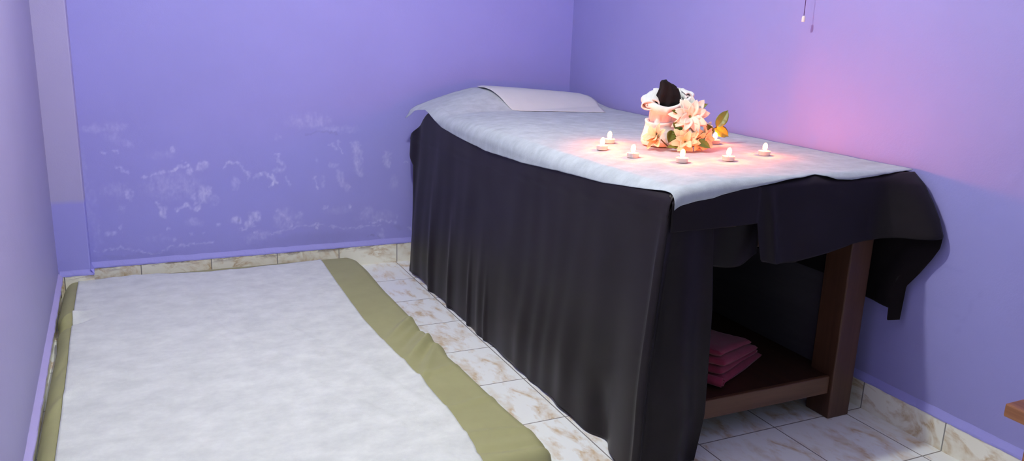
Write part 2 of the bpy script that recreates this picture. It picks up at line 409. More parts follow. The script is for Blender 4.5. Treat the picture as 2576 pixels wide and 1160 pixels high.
def stain_fields(X, Z, blobs, lines):
    light = np.zeros_like(X); dark = np.zeros_like(X)
    for (x, z, rx, rz, s) in blobs:
        d = np.sqrt(((X - x) / rx) ** 2 + ((Z - z) / rz) ** 2)
        soft = 0.55 if s < 0.4 else 0.35
        w = np.clip((1.0 + soft - d) / (2 * soft), 0, 1); w = w * w * (3 - 2 * w)
        if s > 0: light = np.maximum(light, s * w)
        else: dark = np.maximum(dark, -s * w)
    for (pts, w0, s) in lines:
        dm = np.full_like(X, 9.0)
        for (ax, az), (bx, bz) in zip(pts, pts[1:]):
            dx, dz = bx - ax, bz - az
            t = np.clip(((X - ax) * dx + (Z - az) * dz) / (dx * dx + dz * dz + 1e-9), 0, 1)
            dm = np.minimum(dm, np.hypot(X - ax - t * dx, Z - az - t * dz))
        w = np.clip(1.3 - dm / w0 * 0.9, 0, 1); w = w * w * (3 - 2 * w)
        if s > 0: light = np.maximum(light, s * w)
        else: dark = np.maximum(dark, -s * w)
    return light, dark

def stained_wall(name, origin, du, width, z0, zm, z1, res, blobs, lines, mat, normal_off, warp=0.015, extra=None):
    """thick wall: fine grid between z0 and zm carrying the stain marks, plain above, closed behind"""
    nu = max(2, int(width / res)); nv = max(2, int((zm - z0) / res))
    us = np.linspace(0, width, nu + 1); zs = np.linspace(z0, zm, nv + 1)
    U, Z = np.meshgrid(us, zs)
    WU = U.copy(); WZ = Z.copy()
    for j in range(nv + 1):
        for i in range(nu + 1):
            u, z = us[i], zs[j]
            WU[j, i] += warp * (noise.noise(Vector((u * 28, z * 28, 3))) + 0.6 * noise.noise(Vector((u * 75, z * 75, 9))))
            WZ[j, i] += warp * (noise.noise(Vector((u * 28, z * 28, 17))) + 0.6 * noise.noise(Vector((u * 75, z * 75, 23))))
    light, dark = stain_fields(WU + extra[0], WZ, blobs, lines) if extra else stain_fields(WU, WZ, blobs, lines)
    for j in range(nv + 1):
        for i in range(nu + 1):
            if light[j, i] > 0.01 and not name.endswith('right'):
                u, z = us[i], zs[j]
                k = 0.80 + 0.9 * noise.noise(Vector((u * 38, z * 24, 41))) + 0.75 * noise.noise(Vector((u * 95, z * 60, 5)))
                light[j, i] *= max(0.06, min(1.35, k))
    verts = []; cols = []
    ox, oy = origin; dx, dy = du; nx, ny = normal_off
    for j in range(nv + 1):
        for i in range(nu + 1):
            h = 0.0012 * fbm(us[i] * 6, zs[j] * 6, 1.0) + 0.0012 * light[j, i]
            verts.append((ox + dx * us[i] - nx * h, oy + dy * us[i] - ny * h, zs[j]))
            cols.append((light[j, i], dark[j, i], 0, 1))
    faces = [(j * (nu + 1) + i, j * (nu + 1) + i + 1, (j + 1) * (nu + 1) + i + 1, (j + 1) * (nu + 1) + i) for j in range(nv) for i in range(nu)]
    T = 0.12
    def P(u, z, back=0): return (ox + dx * u + nx * T * back, oy + dy * u + ny * T * back, z)
    b0 = len(verts)
    extra_v = [P(0, zm), P(width, zm), P(width, z1), P(0, z1), P(0, 0, 1), P(width, 0, 1), P(width, z1, 1), P(0, z1, 1), P(0, 0), P(width, 0), P(0, z0), P(width, z0)]
    verts += extra_v; cols += [(0, 0, 0, 1)] * len(extra_v)
    e = lambda k: b0 + k
    faces += [(e(0), e(1), e(2), e(3)), (e(4), e(5), e(6), e(7)), (e(3), e(2), e(6), e(7)), (e(0), e(3), e(7), e(4), e(8)), (e(1), e(2), e(6), e(5), e(9)), (e(8), e(9), e(11), e(10))]
    me = bpy.data.meshes.new(name)
    me.from_pydata(verts, [], faces); me.update()
    for p in me.polygons[:nu * nv]: p.use_smooth = True
    ca = me.color_attributes.new('stain', 'FLOAT_COLOR', 'POINT')
    ca.data.foreach_set('color', np.array(cols, dtype=np.float32).ravel())
    me.materials.append(mat)
    o = bpy.data.objects.new(name, me); COL.objects.link(o)
    return structure(o)

X0B = PX1 - 0.13
stained_wall('wall_back', (X0B, YB), (1, 0), XR - X0B + 0.1, 0.0, 0.86, ZC, 0.005, BACK_BLOBS, BACK_LINES, M_back, (0, 1), extra=(X0B,))
stained_wall('wall_right', (XR, YB + 0.1), (0, -1), YB + 0.1 - YF, 0.0, 1.2, ZC, 0.012, RIGHT_BLOBS, RIGHT_LINES, M_wall, (1, 0), warp=0.006, extra=(0.0,))

bm = bmesh.new()
vs = [bm.verts.new(p) for p in ((LW0[0], YB + 0.1, 0), (LW1[0], YF, 0), (LW1[0] - 0.12, YF, 0), (LW0[0] - 0.12, YB + 0.1, 0), (LW0[0], YB + 0.1, ZC), (LW1[0], YF, ZC), (LW1[0] - 0.12, YF, ZC), (LW0[0] - 0.12, YB + 0.1, ZC))]
for f in ((0, 3, 2, 1), (4, 5, 6, 7), (0, 1, 5, 4), (1, 2, 6, 5), (2, 3, 7, 6), (3, 0, 4, 7)): bm.faces.new([vs[i] for i in f])
structure(finish('wall_left', bm, M_left, smooth=False))
# pillar in the far left corner
bm = bmesh.new(); box(bm, (PX0 - 0.02, PY, 0), (PX1, YB + 0.02, ZC))
structure(finish('trim_1', bm, M_pillar, smooth=False, bevel=0.006))

def tiles_strip(name, pts, zt, off, mat):
    """skirting tiles following a poly-line of (x, y), standing off the wall by off"""
    bm = bmesh.new()
    for (a, b) in zip(pts, pts[1:]):
        d = Vector((b[0] - a[0], b[1] - a[1])).normalized(); n = Vector((d.y, -d.x)) * off
        v = [bm.verts.new(p) for p in ((a[0], a[1], 0), (b[0], b[1], 0), (b[0] + n.x, b[1] + n.y, 0), (a[0] + n.x, a[1] + n.y, 0), (a[0], a[1], zt), (b[0], b[1], zt), (b[0] + n.x, b[1] + n.y, zt), (a[0] + n.x, a[1] + n.y, zt))]
        for f in ((0, 3, 2, 1), (4, 5, 6, 7), (0, 1, 5, 4), (1, 2, 6, 5), (2, 3, 7, 6), (3, 0, 4, 7)): bm.faces.new([v[i] for i in f])
    return structure(finish(name, bm, mat, smooth=False))
tiles_strip('baseboard_back', [(PX1, YB), (XR, YB)], 0.106, 0.013, M_base_back)
tiles_strip('baseboard_pillar', [(PX0, PY), (PX1 + 0.012, PY), ], 0.104, 0.012, M_base_back)
tiles_strip('baseboard_right', [(XR, YB), (XR, YF)], 0.103, 0.008, M_base_side)
tiles_strip('baseboard_left', [(LW1[0], YF), (LW0[0], LW0[1])], 0.098, 0.004, M_base_side)

def ledge(name, pts, z0, z1, off, mat, seed):
    """rough plaster fillet above the skirting tiles"""
    bm = bmesh.new()
    for (a, b) in zip(pts, pts[1:]):
        ln = math.hypot(b[0] - a[0], b[1] - a[1]); n = max(2, int(ln / 0.012))
        d = Vector((b[0] - a[0], b[1] - a[1])).normalized(); nn = Vector((d.y, -d.x))
        prof = [(0.0, z1 + 0.004), (0.15, z1), (0.92, z0 + 0.007), (1.0, z0 + 0.003), (1.0, z0 - 0.001), (0.0, z0 - 0.001)]
        def fn(u, v):
            k = round(v * (len(prof) - 1)); o_, z = prof[k]
            s = u * ln
            w = 0.0022 * fbm(s * 22, seed, k * 0.2)
            wz = 0.0016 * fbm(s * 40, seed + 5, k * .2) if k in (3, 4) else 0.003 * fbm(s * 9, seed + 2, 0) if k < 2 else 0
            q = off * o_ + (w if o_ > 0.5 else 0)
            return (a[0] + d.x * s + nn.x * q, a[1] + d.y * s + nn.y * q, z + wz)
        grid(bm, n, len(prof) - 1, fn)
    return structure(finish(name, bm, mat, smooth=False))
ledge('trim_2', [(PX1, YB), (XR, YB)], 0.106, 0.130, 0.015, M_ledge, 1.0)
ledge('trim_3', [(PX0, PY), (PX1 + 0.014, PY)], 0.104, 0.124, 0.014, M_ledge, 2.0)
ledge('trim_4', [(XR, YB), (XR, YF)], 0.103, 0.128, 0.010, M_ledge, 3.0)
ledge('trim_5', [(LW1[0], YF), (LW0[0], LW0[1])], 0.098, 0.116, 0.020, M_ledge_left, 4.0)
ledge('trim_6', [(PX1, YB), (PX1, PY - 0.014)][::-1], 0.104, 0.126, 0.012, M_ledge, 6.0)

# ------------------------------------------------------------------ ceiling lamp (above the frame)
lamp = tag(empty('ceiling_lamp', (BULB_POS[0], BULB_POS[1], ZC)), 'white ceiling lamp holder with a bare lit bulb above the room', 'lamp')
bm = bmesh.new(); lathe(bm, [(0.0005, 0.0), (0.05, 0.0), (0.048, -0.02), (0.022, -0.03), (0.02, -0.06), (0.0005, -0.06)], 24)
finish('lamp_holder', bm, M_lampbase, lamp)
bm = bmesh.new()
bmesh.ops.create_uvsphere(bm, u_segments=24, v_segments=16, radius=BULB_R, matrix=Matrix.Translation((0, 0, BULB_POS[2] - ZC)))
finish('bulb', bm, M_bulb, lamp)
bm = bmesh.new(); lathe(bm, [(0.0005, -0.06), (0.014, -0.06), (0.014, -0.112), (0.0005, -0.112)], 20)
finish('bulb_cap', bm, M_lampbase, lamp)

# ------------------------------------------------------------------ mattress on the floor
MY0, MY1 = 1.885, 4.115
MAT_R = [(1.88, 1.050), (1.93, 1.088), (2.03, 1.090), (2.17, 1.078), (2.38, 1.066), (2.585, 1.058), (2.70, 1.050), (2.79, 1.064), (2.905, 1.047), (3.2, 1.050), (3.5, 1.043), (3.84, 1.050), (4.03, 1.046), (4.115, 1.01)]
MAT_L = [(1.88, -0.300), (2.4, -0.319), (2.9, -0.322), (3.3, -0.318), (3.42, -0.326), (3.52, -0.322), (3.62, -0.336), (4.0, -0.334), (4.115, -0.32)]
MH = 0.072
def mat_top(x, y):
    xl, xr = interp(y, MAT_L), interp(y, MAT_R)
    ex = min(x - xl, xr - x); ey = min(y - MY0, MY1 - y)
    r = 0.045
    def sh(e): e = max(0, min(1, e / r)); return math.sqrt(max(0, 1 - (1 - e) ** 2))
    z = MH * (0.25 + 0.75 * sh(ex) * sh(ey))
    z += 0.004 * fbm(x * 3, y * 3, 2)
    k = sm((x - 0.70) / 0.2)
    # pulled creases along the right border
    for (cx, cy, ang, ln, a) in ((0.98, 3.05, 0.9, 0.16, 0.007), (0.99, 2.95, 0.95, 0.18, -0.006), (1.0, 2.85, 0.9, 0.2, 0.008), (0.98, 2.76, 1.0, 0.15, -0.005), (0.94, 2.55, 0.4, 0.12, 0.003), (0.98, 2.28, 0.2, 0.15, 0.003), (0.93, 2.62, 1.1, 0.22, 0.005), (0.96, 2.06, -0.15, 0.14, 0.004), (0.98, 1.96, -0.1, 0.16, -0.005),
                            (-0.29, 3.55, 0.75, 0.08, 0.012), (-0.28, 3.48, 0.6, 0.08, -0.008), (-0.27, 2.75, 1.2, 0.1, 0.004), (-0.28, 3.05, 1.3, 0.1, -0.003)):
        dx, dy = x - cx, y - cy
        c, s = math.cos(ang), math.sin(ang)
        a1 = (dx * c + dy * s) / ln; a2 = (-dx * s + dy * c) / 0.017
        z += 2.3 * a * math.exp(-a1 * a1 - a2 * a2)
    return max(z, 0.004)
mattress = tag(empty('floor_mattress', (0.37, 3.0, 0)), 'thin floor mattress in an olive green cover lying on the tiles along the left wall', 'mattress')
bm = bmesh.new()
NUm, NVm = 150, 220
def uv2xy(u, v):
    y = MY0 + (MY1 - MY0) * (0.5 - 0.5 * math.cos(math.pi * v)) if False else MY0 + (MY1 - MY0) * v
    a = 0.5 - 0.5 * math.cos(math.pi * u)
    uu = 0.5 * a + 0.5 * u
    xl, xr = interp(y, MAT_L), interp(y, MAT_R)
    return xl + (xr - xl) * uu, y
def fm(u, v):
    x, y = uv2xy(u, v)
    return (x - 0.37, y - 3.0, mat_top(x, y))
top = grid(bm, NUm, NVm, fm)
ring = top[0][:] + [r[-1] for r in top[1:]] + top[-1][:-1][::-1] + [r[0] for r in top[1:-1]][::-1]
low = [bm.verts.new((v.co.x * 0.995, v.co.y * 0.998, 0.001)) for v in ring]
for i in range(len(ring)):
    j = (i + 1) % len(ring)
    bm.faces.new((ring[i], low[i], low[j], ring[j]))
bm.faces.new(low)
finish('mattress_cover', bm, M_olive, mattress)

# disposable sheet lying on the mattress
SH_R = [(1.88, 0.848), (2.03, 0.864), (2.18, 0.869), (2.33, 0.868), (2.57, 0.864), (2.73, 0.852), (2.9, 0.838), (3.19, 0.831), (3.7, 0.838), (3.99, 0.845)]
SH_L = [(1.88, -0.262), (2.34, -0.260), (2.9, -0.263), (3.3, -0.270), (3.7, -0.272), (4.0, -0.272)]
SH_B = [(-0.272, 3.997), (-0.167, 4.000), (-0.09, 4.03), (-0.025, 4.065), (0.05, 4.02), (0.12, 3.985), (0.3, 3.975), (0.425, 3.972), (0.6, 3.985), (0.845, 3.995)]
bm = bmesh.new()
def fs(u, v):
    yb = min(4.107, interp(-0.27 + 1.11 * u, SH_B) + 0.062)
    y = (MY0 - 0.012) + (yb - MY0 + 0.012) * v
    xl, xr = interp(y, SH_L), interp(y, SH_R)
    x = xl + (xr - xl) * u
    w = 0.0035 * math.sin(9 * x + 1.5 * y + 2 * fbm(x * 1.5, y * 1.2, 4)) * (0.5 + 0.5 * fbm(x * 2, y * 0.8, 8)) + 0.003 * fbm(x * 5, y * 2, 5)
    w += 0.0008 * fbm(x * 40, y * 18, 6)
    q_ = x * 0.93 + y * 0.36
    w += 0.0035 * math.exp(-((q_ - 1.62 - 0.05 * fbm(x, y * 2, 11)) / 0.02) ** 2) * sm((3.6 - y) / 0.5) + 0.003 * math.exp(-((q_ - 1.42 - 0.05 * fbm(x, y * 2, 12)) / 0.018) ** 2)
    z = mat_top(x, max(y, MY0 + 0.002)) + 0.005 + w
    if y < MY0 + 0.003: z -= 0.02
    return (x, y, max(z, 0.006))
grid(bm, 150, 260, fs)
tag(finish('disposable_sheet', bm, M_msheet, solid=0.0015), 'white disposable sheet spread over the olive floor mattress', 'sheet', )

# ------------------------------------------------------------------ massage table
table = tag(empty('massage_table', (1.79, 2.88, 0)), 'dark brown wooden massage table with a low shelf, under the black drape', 'massage table')
def tb(name, a, b, mat, bevel=0.004):
    off = Vector((1.79, 2.88, 0))
    return boxpart(name, Vector(a) - off, Vector(b) - off, mat, table, bevel)
TX0, TX1, TY0, TY1 = 1.372, 2.272, 1.835, 3.90
LEGS = [(1.372, 1.845), (2.137, 1.845), (1.372, 3.79), (2.137, 3.79)]
for (x, y) in LEGS:
    tb('leg', (x, y, 0), (x + 0.098, y + 0.106, 0.735), M_woodz)
tb('shelf', (1.40, 1.875, 0.125), (2.225, 3.87, 0.156), M_woody, 0.002)
tb('shelf_rail', (1.4705, 1.858, 0.092), (2.1365, 1.8745, 0.158), M_woodx)
tb('shelf_rail', (1.4705, 3.871, 0.092), (2.1365, 3.885, 0.158), M_woodx)
tb('apron', (1.4705, 1.850, 0.66), (2.1365, 1.874, 0.735), M_woodx)
tb('apron', (1.4705, 3.865, 0.66), (2.1365, 3.89, 0.735), M_woodx)
tb('apron', (1.382, 1.952, 0.66), (1.406, 3.789, 0.735), M_woodx)
tb('apron', (2.205, 1.952, 0.66), (2.229, 3.789, 0.735), M_woodx)
tb('apron', (2.150, 1.952, 0.50), (2.172, 3.789, 0.66), M_black)  # black band added below the apron for the dark strip there
tb('added_panel', (2.176, 1.952, 0.157), (2.190, 3.789, 0.735), M_panel, 0.001)  # guessed panel, added to give the dark grey surface behind the shelf
tb('tabletop', (TX0, TY0, 0.736), (TX1, TY1, 0.766), M_woodx)
tb('cushion', (TX0, TY0, 0.767), (TX1, TY1, 0.845), M_black, 0.02)

# height of the padded top with the head pillow lying under the cloths
XE, YE, RR, RX = 1.388, 1.812, 0.024, 0.050
def H(x, y):
    z = 0.883
    if x < 1.60: z -= 0.017 * ((1.60 - x) / 0.23) ** 2
    ys = 3.60
    if y > ys:
        k = math.sin(min(1.0, (y - ys) / 0.26) * math.pi / 2) ** 1.1
        px = interp(x, [(1.28, 0.0), (1.64, 0.94), (1.70, 1.0), (2.20, 0.62), (2.26, 0.46), (2.315, 0.05)])
        z += 0.088 * k * px * (1 if x > 1.6 or True else 1)
    z += 0.0016 * fbm(x * 3, y * 3, 1)
    return z
def wrap(x, y, lift=0.0, xe=XE, ye=YE):
    cx, cy = max(x, xe), max(y, ye)
    z = H(cx, cy) + lift
    px, py = x, y
    dx = max(0.0, xe - x); dy = max(0.0, ye - y)
    rr = RX + lift
    if dx > 0:
        a = min(dx / rr, math.pi / 2); px = xe - rr * math.sin(a); z -= rr * (1 - math.cos(a)) + max(0.0, dx - rr * math.pi / 2)
    rr = RR + lift
    if dy > 0:
        a = min(dy / rr, math.pi / 2); py = ye - rr * math.sin(a); z -= rr * (1 - math.cos(a)) + max(0.0, dy - rr * math.pi / 2)
    return Vector((px, py, z))

# ------------------------------------------------------------------ black drape
bm = bmesh.new()
# over the top
grid(bm, 40, 110, lambda u, v: wrap(XE + (2.318 - XE) * u, YE + (3.94 - YE) * v, 0.0))
# long side towards the floor mattress, down to the floor
YBK = [(0.0, 3.955), (0.03, 3.945), (0.19, 3.932), (0.30, 3.95), (0.46, 3.971), (0.55, 3.985), (0.60, 4.05), (0.64, 4.100), (0.66, 4.092), (0.714, 4.012), (0.80, 3.87), (0.83, 3.82), (0.86, 3.78), (0.883, 3.78)]
def left_panel(u, v):
    d = v * 0.90                                 # length down from the edge
    base = wrap(XE - d, 2.8, 0.0)
    z = base.z
    yb = interp(z, YBK); yf = YE - RR * math.sin(min(1.0, d / 0.05) * math.pi / 2)
    yf -= 0.055 * sm((0.80 - z) / 0.75)
    y = yf + (yb - yf) * u
    p = wrap(XE - d, max(y, YE), 0.0)
    t = sm((0.86 - p.z) / 0.86)
    xo = p.x - 0.045 * t
    am = (0.0005 + 0.0042 * t) 
    ph = y * 17 + 1.2 * math.sin(y * 5.2) + 1.0 * fbm(y * 2.0, z * 0.8, 3)
    gate = 0.10 + 0.90 * sm((y - 2.9) / 0.8) 
    xo += am * (math.sin(ph) * gate + 0.5 * math.sin(ph * 2.3 + 1)) * 0.75
    xo += 0.006 * fbm(y * 1.8, z * 1.8, 7)
    for (fy, fw, fa, z0) in ((3.36, 0.022, 0.011, 0.55), (3.12, 0.016, 0.013, 0.42), (3.00, 0.03, 0.008, 0.5), (2.93, 0.014, 0.009, 0.35), (2.62, 0.05, 0.006, 0.4), (2.25, 0.06, 0.006, 0.5), (3.62, 0.03, 0.012, 0.7)):
        yy = y - fy - 0.10 * (p.z - 0.1)
        xo -= fa * math.exp(-(yy / fw) ** 2) * sm((z0 - p.z) / z0)
    xo -= 0.010 * math.exp(-((y - yf - 0.022) / 0.012) ** 2) * sm((0.84 - p.z) / 0.2)
    # seam a hand's breadth below the edge
    sz = interp(y, [(1.77, 0.80), (2.2, 0.768), (2.75, 0.734), (4.0, 0.70)])
    xo -= 0.0022 * math.exp(-((p.z - sz) / 0.004) ** 2)
    # back corner: cloth swings inward beyond the table end
    kb = sm((y - 3.86) / 0.16)
    xo += 0.012 * kb * math.sin((y - 3.86) * 30)
    # flare of the front corner fold
    kf = sm((1.98 - y) / 0.2)
    xo -= 0.028 * kf * sm((0.8 - p.z) / 0.6) - 0.03 * math.exp(-((y - 2.0) / 0.05) ** 2) * sm((0.25 - p.z) / 0.25)
    zz = max(0.004 + 0.004 * (1 + math.sin(ph)), p.z) if v < 1 else 0.004 + 0.006 * (1 + math.sin(ph * 0.7))
    return (xo, y, zz)
lp = grid(bm, 210, 90, left_panel)
# front corner fold hanging to the floor
def curtain(u, v):
    z = 0.875 - v * 0.870
    e = Vector(left_panel(0.0, v))
    t = sm((0.84 - z) / 0.84)
    xr_ = interp(z, [(0.0, 1.512), (0.16, 1.536), (0.5, 1.531), (0.745, 1.512), (0.83, 1.49), (0.88, 1.47)])
    x = e.x + (xr_ - e.x) * u
    y = e.y + (1.802 - 0.03 * t - e.y) * (u ** 0.8)
    y += (0.004 + 0.020 * t) * math.sin(u * 8.0 + 0.5 + 1.2 * z) * min(1, u * 6) * (1 - 0.3 * u)
    y += 0.010 * math.exp(-((u - 0.12) / 0.05) ** 2) * sm((0.8 - z) / 0.3)
    if v < 0.03: y = max(y, YE - 0.022)
    return (x, max(y, 1.70), max(z, 0.005))
grid(bm, 60, 90, curtain)
# inner layer of the curtain, tucked behind
grid(bm, 20, 40, lambda u, v: (1.47 + 0.26 * u, 1.838 - 0.012 * math.sin(u * 9 + v * 2), 0.86 - v * (0.215 + 0.035 * math.sin(u * 3))))
# front valance
HEM = [(1.34, 0.752), (1.42, 0.754), (1.66, 0.757), (1.672, 0.70), (1.69, 0.635), (1.75, 0.622), (1.82, 0.620), (1.95, 0.642), (2.06, 0.663), (2.14, 0.668), (2.2, 0.682), (2.31, 0.692)]
def yflare(z):       # front outline of the corner that swings out along the wall
    return interp(z, [(0.34, 1.752), (0.366, 1.751), (0.393, 1.750), (0.504, 1.747), (0.56, 1.708), (0.62, 1.672), (0.66, 1.652), (0.70, 1.649), (0.75, 1.672), (0.80, 1.705), (0.85, 1.745), (0.883, 1.79)])
def valance(u, v):
    x = 1.345 + (2.305 - 1.345) * u
    zh = interp(x, HEM)
    ztop = wrap(x, YE).z
    z = ztop + (zh - ztop) * v
    k = sm((x - 2.10) / 0.19) ** 1.5
    y = YE - RR * math.sin(min(1, (ztop - z) / RR) * math.pi / 2)
    t = (ztop - z) / 0.25
    y = y * (1 - k) + min(y, yflare(z)) * k
    y -= 0.012 * t * (1 + math.sin(x * 13 + 0.8)) * (1 - k) * 0.6
    y -= 0.010 * math.exp(-((x - 1.69 - 0.05 * t) / 0.018) ** 2) * min(1, t * 2)
    if x < 1.66: y -= 0.004
    # a small peak of cloth standing at the edge
    z += 0.006 * math.exp(-((x - 1.885) / 0.03) ** 2) * (1 - v) ** 6
    return (x, y, z)
grid(bm, 140, 40, valance)
# side towards the right wall, with the hanging corner
def right_panel(u, v):
    zt = 0.880
    y1 = 3.95
    # bottom outline: tip of the corner near the front, level hem behind
    z_low_f = 0.372
    d = (y1 - 1.75) * u * u
    zb = interp(d, [(0.0, 0.384), (0.030, z_low_f), (0.046, 0.366), (0.049, 0.411), (0.5, 0.44), (2.2, 0.45)])
    z = zt + (zb - zt) * v
    yf = yflare(z)
    y = yf + (y1 - yf) * u * u
    x = 2.306 - 0.006 * math.sin(y * 14) * v - 0.010 * v * math.sin(min(1, (y - yf) / 0.12) * math.pi)
    if u < 0.15: x -= 0.012 * v * (1 - u / 0.15)
    return (x, y, z)
grid(bm, 200, 60, right_panel)
# end towards the back wall
grid(bm, 60, 40, lambda u, v: (1.42 + 0.885 * u + 0.0, 3.94 + 0.03 * v * (0.5 + 0.5 * math.sin(u * 40)), 0.872 + (0.03 if 0.25 < u < 0.9 else 0) - v * 0.5))
bmesh.ops.remove_doubles(bm, verts=bm.verts, dist=0.0004)
tag(finish('black_drape', bm, M_black, solid=0.0012), 'black cloth draped over the massage table, hanging to the floor on the long side', 'table cloth')

# ------------------------------------------------------------------ white disposable sheet on the table
OV = [(1.77, 0.040), (1.88, 0.042), (2.0, 0.058), (2.185, 0.078), (2.3, 0.082), (2.5, 0.092), (2.74, 0.110), (3.09, 0.119), (3.41, 0.104), (3.62, 0.086), (3.70, 0.080), (3.78, 0.066), (3.84, 0.058), (3.90, 0.072), (3.985, 0.118)]
FR = [(1.34, 0.052), (1.48, 0.048), (1.577, 0.034), (1.70, 0.020), (1.762, 0.011), (1.84, 0.003), (1.885, -0.006), (1.92, 0.006), (1.96, 0.020), (2.02, 0.024), (2.10, 0.020), (2.2, 0.010), (2.315, 0.0)]
bm = bmesh.new()
def tsheet(u, v):
    yb = 3.985
    y0 = YE - RR * 0.9
    yy = y0 + (yb - y0) * v
    ov = interp(yy, OV)
    lx = XE - ov
    x = lx + (2.316 - lx) * (0.5 * u + 0.5 * u * u)
    fr = interp(max(x, 1.34), FR)
    yl = YE - 0.012 - fr
    y = yl + (yb - yl) * v
    lift = 0.0045
    if y > 3.62:
        k = sm((y - 3.62) / 0.28)
        pw = wrap(x, y, lift)
        lift2 = lift
        # at the head the sheet sticks out stiffly and curls over its corner
        free = Vector((x, y, H(max(x, 1.29), y) + lift))
        e = max(0.0, (1.305) - x)
        free.z -= 0.016 * sm((1.345 - x) / 0.05) * 0.3 + e * 1.1
        free.x += e * 0.2
        p = pw * (1 - k) + free * k
    else:
        p = wrap(x, y, lift + 0.002 * sm((YE + 0.12 - y) / 0.1))
    w = 0.0013 * fbm(x * 9, y * 5, 2) + 0.0009 * fbm(x * 28, y * 16, 3) + 0.0008 * math.sin(38 * x + 12 * y + 3 * fbm(x * 3, y * 3, 5))
    p.z += abs(w)
    if p.x > 2.31: p.x = 2.31
    return p
grid(bm, 150, 260, tsheet)
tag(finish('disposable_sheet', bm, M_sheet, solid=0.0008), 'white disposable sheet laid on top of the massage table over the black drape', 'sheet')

# loose cover piece on the raised head end
bm = bmesh.new()
def pcov(u, v):
    xl = interp(v, [(0, 1.706), (0.12, 1.690), (0.35, 1.672), (0.6, 1.655), (1.0, 1.665)])
    xr = interp(v, [(0, 2.165), (0.4, 2.225), (1.0, 2.262)])
    x = xl + (xr - xl) * u
    yb = 3.612 - 0.13 * u
    y = yb + (3.975 - yb) * v
    z = H(x, y) + 0.0065 + 0.006 * min(1, v * 5) + 0.002 * math.sin(u * 3.1)
    z += 0.012 * math.sin(math.pi * min(1, v * 1.2)) * (0.5 + 0.5 * u)
    return (x, y, z)
grid(bm, 40, 40, pcov)
tag(finish('pillow_cover', bm, M_pcover, solid=0.0008), 'smooth white paper pillow cover on the raised head end of the table', 'pillow cover')

# ------------------------------------------------------------------ folded magenta towels on the shelf
def towel_on_shelf():
    ang = math.atan2(0.16, 0.31)
    root = tag(empty('folded_towel', (1.715, 1.915, 0.157), ang), 'folded dark pink towel on the lower shelf of the massage table', 'towel')
    bm = bmesh.new()
    # one long strip folded back and forth: layers joined by rounded folds at the near edge
    LX, LY = 0.35, 0.30
    layers = [(0.0, 0.034, 0.0, 0.0), (0.033, 0.034, 0.03, 0.012), (0.066, 0.036, 0.055, 0.0), (0.101, 0.03, 0.075, 0.02)]
    for li, (z0, th, ins, fro) in enumerate(layers):
        def fn(u, v, z0=z0, th=th, ins=ins, fro=fro, li=li):
            # u around the cross-section in x-z, v along y
            a = u * 2 * math.pi
            ca, sa = math.cos(a), math.sin(a)
            ex = abs(ca) ** 0.25 * (1 if ca > 0 else -1)
            ez = abs(sa) ** 0.8 * (1 if sa > 0 else -1)
            wx = (LX - ins) / 2
            x = wx + ex * wx
            edge = min(v, 1 - v) / 0.10
            k = math.sqrt(max(0.0, 1 - (1 - min(1, edge)) ** 2))
            z = z0 + th / 2 + ez * th / 2 * (0.25 + 0.75 * k)
            slope = -0.055 * (x / LX) * (z / 0.13)
            z += slope + 0.004 * fbm(x * 14, v * 5 + li, 3) * (1 if z0 > 0 or sa > 0 else 0)
            y = fro + (LY - fro) * v + 0.006 * fbm(x * 9, z * 20, li)
            return (x, y, max(z, 0.001))
        vs = grid(bm, 72, 30, fn, closed_u=True)
        bm.faces.new(vs[0]); bm.faces.new(vs[-1])
    finish('towel_folds', bm, M_pink, root)
    # roll of the edge sticking out at the near corner
    bm = bmesh.new()
    def roll(u, v):
        t = u * 4.4 * math.pi; r = 0.007 + 0.0030 * t / math.pi * 1.2
        return (-0.012 + v * 0.10 - 0.02, 0.002 - r * math.cos(t) * 0.7, 0.026 + r * math.sin(t) * 0.8)
    grid(bm, 60, 6, lambda u, v: (-0.004 + r_x(u)[0], v * 0.2, r_x(u)[1]) )
    finish('towel_edge', bm, M_pink, root, solid=0.003)
def r_x(u):
    t = u * 3.2 * math.pi; r = 0.004 + 0.0042 * t / math.pi
    return (r * math.cos(t), 0.0205 + r * math.sin(t))
towel_on_shelf()

# ------------------------------------------------------------------ towel bag, black towel, bouquet
ER = Vector((0.905, -0.425, 0)); EF = Vector((-0.425, -0.905, 0)); EZ = Vector((0, 0, 1))
TB = Vector((1.752, 2.432, 0.891))
def loc(r, f, z): return ER * r + EF * f + EZ * z     # screen-right, towards the viewer, up

wt = tag(empty('white_towel', TB), 'white towel shaped into a pouch with rolled rim on the massage table', 'towel')
wt.scale = (1, 1, 0.93)
bm = bmesh.new()
prof = [(0.050, 0.0), (0.064, 0.004), (0.071, 0.018), (0.070, 0.036), (0.064, 0.056), (0.058, 0.072), (0.0575, 0.080), (0.060, 0.088), (0.0605, 0.093), (0.057, 0.097), (0.050, 0.097), (0.044, 0.093)]
def pouch(u, v):
    k = v * (len(prof) - 1); i = min(int(k), len(prof) - 2); f_ = k - i
    r = prof[i][0] * (1 - f_) + prof[i + 1][0] * f_; z = prof[i][1] * (1 - f_) + prof[i + 1][1] * f_
    a = u * 2 * math.pi
    r *= 1 + 0.035 * fbm(math.cos(a) * 1.2, math.sin(a) * 1.2, z * 9) + 0.02 * math.sin(5 * a + z * 20)
    z2 = z + (0.006 * math.sin(a * 2 + 0.6) if z > 0.06 else 0)
    return loc(r * 1.0 * math.cos(a), r * 0.9 * math.sin(a), z2)
grid(bm, 72, 44, pouch, closed_u=True)
finish('pouch', bm, M_towelw, wt)
bm = bmesh.new()
